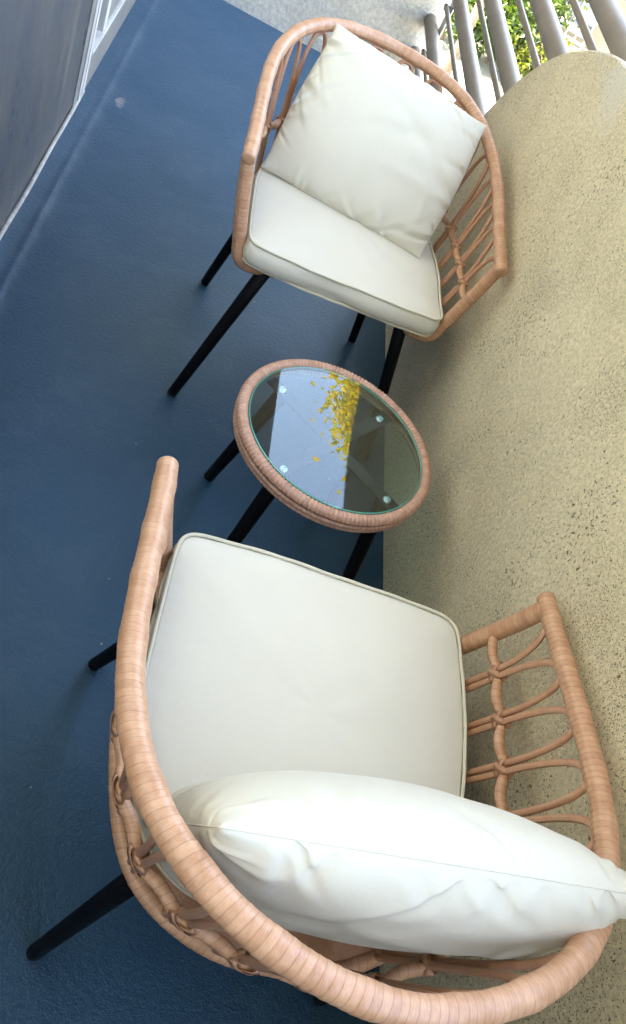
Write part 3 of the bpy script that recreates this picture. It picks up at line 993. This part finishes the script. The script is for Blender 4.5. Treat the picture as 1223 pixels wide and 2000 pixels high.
# ================================================================== SIDE TABLE
def build_table():
    t = empty("side_table", (TAB[0], TAB[1], 0))
    tag(t, "small round glass-topped table with a woven rattan rim between the two chairs", "table")
    # woven rim: coils one under another, each wrapped in short cells
    for k, (R, z, r, cells) in enumerate(((0.2125, 0.3955, 0.0130, 150), (0.2180, 0.3805, 0.0066, 140), (0.2165, 0.3695, 0.0060, 132))):
        m = cells * 5
        a = np.linspace(0, 2 * PI, m, endpoint=False)
        Q = np.stack([R * np.cos(a), R * np.sin(a), np.full(m, z)], 1)
        fr = np.modf(a / (2 * PI) * cells + 0.5 * k)[0]
        am = 1 + 0.4 * np.sin(np.floor(a / (2 * PI) * cells) * 7.3)
        rr = r * (1 - 0.20 * np.exp(-((fr - 0.5) / 0.13) ** 2) * am)
        V, F, uv, ph = tube_arrays(Q, a * R, rr, 14, True)
        mesh("rim_coil", V, F, MAT["weave"], t, uv=uv, attr={"wrap": np.repeat(a / (2 * PI) * cells + 0.5 * k + 0.5, 15)})
    # glass
    R, n = 0.2, 96
    V, F, mi = [], [], []
    prof = [(0.0, TAB_H - 0.005), (R - 0.0015, TAB_H - 0.005), (R, TAB_H - 0.0035), (R, TAB_H - 0.0012), (R - 0.0015, TAB_H), (0.0, TAB_H)]
    for (r, z) in prof[1:5]:
        for i in range(n):
            V.append((r * math.cos(2 * PI * i / n), r * math.sin(2 * PI * i / n), z))
    for q in range(3):
        for i in range(n):
            j = (i + 1) % n
            F.append((q * n + i, q * n + j, (q + 1) * n + j, (q + 1) * n + i)); mi.append(1)
    F.append(tuple(range(n - 1, -1, -1))); mi.append(0)
    F.append(tuple(range(3 * n, 4 * n))); mi.append(0)
    mesh("glass_top", V, F, [MAT["glass"], MAT["glass_edge"]], t, smooth=False, mats=mi)
    # crossed flat bars, bolts, legs
    A0 = 0.88
    for k, z in ((0, 0.3795), (1, 0.3755)):
        a = A0 + k * PI / 2
        u = np.array([math.cos(a), math.sin(a), 0]); v = np.array([-u[1], u[0], 0])
        L, w, h = 0.2, 0.0150, 0.002
        V = [tuple(u * sx * L + v * sy * w + np.array([0, 0, z + sz * h])) for sz in (-1, 1) for sx, sy in ((-1, -1), (1, -1), (1, 1), (-1, 1))]
        F = [(3, 2, 1, 0), (4, 5, 6, 7), (0, 1, 5, 4), (1, 2, 6, 5), (2, 3, 7, 6), (3, 0, 4, 7)]
        mesh("cross_bar", V, F, MAT["dark"], t, smooth=False)
    for k in range(4):
        a = A0 + k * PI / 2
        z = (0.3815, 0.3775)[k % 2]
        c = np.array([0.166 * math.cos(a), 0.166 * math.sin(a), 0])
        prof = [(0.0, 0.006), (0.0028, 0.006), (0.0032, 0.0035), (0.0055, 0.0052), (0.0085, 0.0045), (0.0105, 0.0)]
        V, F = [], []
        m = 18
        for (r, zz) in prof[1:]:
            for i in range(m):
                V.append((c[0] + r * math.cos(2 * PI * i / m), c[1] + r * math.sin(2 * PI * i / m), z + zz))
        for q in range(len(prof) - 2):
            for i in range(m):
                j = (i + 1) % m
                F.append((q * m + j, q * m + i, (q + 1) * m + i, (q + 1) * m + j))
        F.append(tuple(range(m)))
        mesh("bolt", V, F, MAT["bolt"], t)
        f = 0.229
        b = (f * math.cos(a + 0.01), f * math.sin(a + 0.01), 0.006)
        lg = rod("leg", (c[0] * 0.97, c[1] * 0.97, 0.3735), b, 0.0175, 0.0138, MAT["black"], t, 18)
        rod("foot_cap", (b[0], b[1], 0.009), (b[0] * 1.005, b[1] * 1.005, 0.0008), 0.0142, 0.0136, MAT["rubber"], lg, 16)
build_table()

# ================================================================== OUTSIDE: trees, shrubs, house
def leaf_mesh(name, centres, size, mat, parent, seed, hang=0.0):
    rg = np.random.default_rng(seed)
    n = len(centres)
    d = rg.normal(0, 1, (n, 3)); d[:, 2] = d[:, 2] * 0.6 - hang
    d /= np.linalg.norm(d, axis=1, keepdims=True)
    q = rg.normal(0, 1, (n, 3))
    w = np.cross(d, q); w /= np.linalg.norm(w, axis=1, keepdims=True)
    nn = np.cross(d, w)
    L = size * rg.uniform(0.65, 1.3, n)[:, None]
    W = L * 0.27
    base = centres
    mid = base + d * L * 0.5 + nn * L * 0.05
    tip = base + d * L - nn * L * 0.08
    V = np.empty((n, 4, 3))
    V[:, 0] = base; V[:, 1] = mid + w * W; V[:, 2] = tip; V[:, 3] = mid - w * W
    F = [(4 * i, 4 * i + 1, 4 * i + 2, 4 * i + 3) for i in range(n)]
    tint = np.repeat(np.clip(rg.normal(0.5, 0.26, n), 0, 1), 4)
    return mesh(name, V.reshape(-1, 3), F, mat, parent, smooth=False, attr={"tint": tint})

def tree(name, loc, height, crown, nclump, nleaf, leaf, mat, label, cat, seed, trunk_r=0.09, group=None, crown_z=0.62):
    """tapered trunk, limbs reaching into leaf clumps; crown = (rx, ry, rz)"""
    rg = np.random.default_rng(seed)
    root = empty(name, loc)
    tag(root, label, cat, group)
    cz = height * crown_z
    tr = catmull([(0, 0, 0), (rg.normal(0, .06), rg.normal(0, .06), height * 0.25), (rg.normal(0, .1), rg.normal(0, .1), cz), (rg.normal(0, .15), rg.normal(0, .15), height * 0.93)], 8)
    tube("trunk", tr, trunk_r, MAT["bark"], root, height / 14, 9, rfun=lambda s, L: trunk_r * (1.05 - 0.9 * s / L))
    C = []
    bmv, bmf, off = [], [], 0
    for k in range(nclump):
        v = rg.normal(0, 1, 3); v /= np.linalg.norm(v)
        rad = rg.uniform(0.35, 1.0) ** 0.6
        c = np.array([v[0] * crown[0], v[1] * crown[1], v[2] * crown[2]]) * rad * rg.uniform(0.75, 1.1) + np.array([0, 0, cz])
        st = tr[int(rg.uniform(0.3, 0.85) * (len(tr) - 1))]
        if c[2] < st[2]: st = tr[int(0.3 * (len(tr) - 1))]
        midp = (st + c) / 2 + np.array([0, 0, 0.12 * np.linalg.norm(c - st)])
        Q, s, L = resample(catmull([st, midp, c], 5), max(0.08, np.linalg.norm(c - st) / 6))
        V, F, uv, ph = tube_arrays(Q, s, trunk_r * 0.32 * (1.05 - 0.9 * s / L), 5)
        bmv.append(V); bmf += [tuple(i + off for i in f) for f in F]; off += len(V)
        cs = rg.uniform(0.16, 0.30) * (crown[0] + crown[2])
        m = int(nleaf / nclump * rg.uniform(0.6, 1.4))
        pts = rg.normal(0, 1, (m, 3)) * np.array([cs, cs, cs * 0.7]) * 0.55 + c
        C.append(pts)
    mesh("limbs", np.vstack(bmv), bmf, MAT["bark"], root)
    pts = np.vstack(C)
    pts = pts[pts[:, 2] + loc[2] > GROUND + 0.05]
    tag(leaf_mesh("crown", pts, leaf, mat, root, seed + 1, 0.25), kind=None)
    return root

G = GROUND
tree("shrub", (3.25, 15.6, G), 1.5, (0.62, 0.6, 0.62), 16, 2600, 0.13, MAT["leaf_g"], "dark green shrub by the pale path, nearest the end wall", "shrub", 41, 0.035, "shrubs along the path", 0.55)
tree("shrub", (4.15, 15.7, G), 1.7, (0.68, 0.6, 0.75), 18, 3200, 0.12, MAT["leaf_g"], "broad leafy green shrub seen between the two lower thick railing pipes", "shrub", 42, 0.035, "shrubs along the path", 0.55)
tree("shrub", (4.95, 15.2, G), 1.0, (0.55, 0.5, 0.45), 14, 2200, 0.11, MAT["leaf_y"], "low yellow-green shrub beside the rounded wall corner", "shrub", 43, 0.03, "shrubs along the path", 0.5)
tree("shrub", (3.75, 17.2, G), 2.6, (0.85, 0.7, 1.1), 22, 3600, 0.14, MAT["leaf_y"], "tall yellow-green bush rising behind the dark green shrub", "shrub", 44, 0.04, "shrubs along the path", 0.55)
tree("shrub", (5.15, 18.0, G), 2.7, (0.62, 0.6, 1.2), 20, 3000, 0.13, MAT["leaf_g"], "tall bright green bush standing beside the cream house", "shrub", 45, 0.04, "shrubs along the path", 0.55)
tree("autumn_tree", (5.22, 11.9, G), 12.4, (1.15, 1.1, 1.5), 80, 75000, 0.15, MAT["leaf_o"], "tall tree with yellow and orange leaves reflected in the glass table", "tree", 51, 0.13, None, 0.88)
tree("slender_tree", (3.05, 13.2, G), 11.6, (0.5, 0.5, 0.9), 18, 2400, 0.15, MAT["leaf_y"], "slender tall green tree whose top is reflected at the far edge of the glass", "tree", 52, 0.07, None, 0.93)

def house():
    h = empty("house", (9.0, 20.2, G))
    tag(h, "cream rendered house with blue-grey shutters behind the railing", "house")
    boxes("wall", [(-3.45, 0, 0.0, 4.5, 6, 4.2)], MAT["house"], h, 0.02)
    boxes("roof", [(-3.8, -0.35, 4.203, 4.9, 6.4, 4.4)], MAT["earth"], h, 0.02)
    for k in range(5):
        w = boxes("shutter", [(-3.22 + 0.27 * k, -0.05, 0.12, -3.0 + 0.27 * k, -0.003, 1.5)], MAT["shutter"], h, 0.006)
        for q in range(3):
            boxes("slot", [(-3.19 + 0.27 * k, -0.056, 0.28 + 0.4 * q + 0.07 * (k % 2), -3.03 + 0.27 * k, -0.0505, 0.40 + 0.4 * q + 0.07 * (k % 2))], MAT["slot"], w)
house()

def trellis():
    t = empty("trellis", (6.4, 19.9, G))
    tag(t, "cream wooden lattice screen in front of the blue-grey shutters", "trellis")
    for k in range(6):
        x = -0.62 + 0.24 * k
        boxes("lattice_bar", [(x - 0.016, -0.02, 0.0, x + 0.016, 0.012, 1.55)], MAT["lattice"], t, 0.003)
    for k in range(7):
        z = 0.08 + 0.235 * k
        boxes("lattice_bar", [(-0.66, -0.045, z - 0.016, 0.62, -0.0215, z + 0.016)], MAT["lattice"], t, 0.003)
trellis()
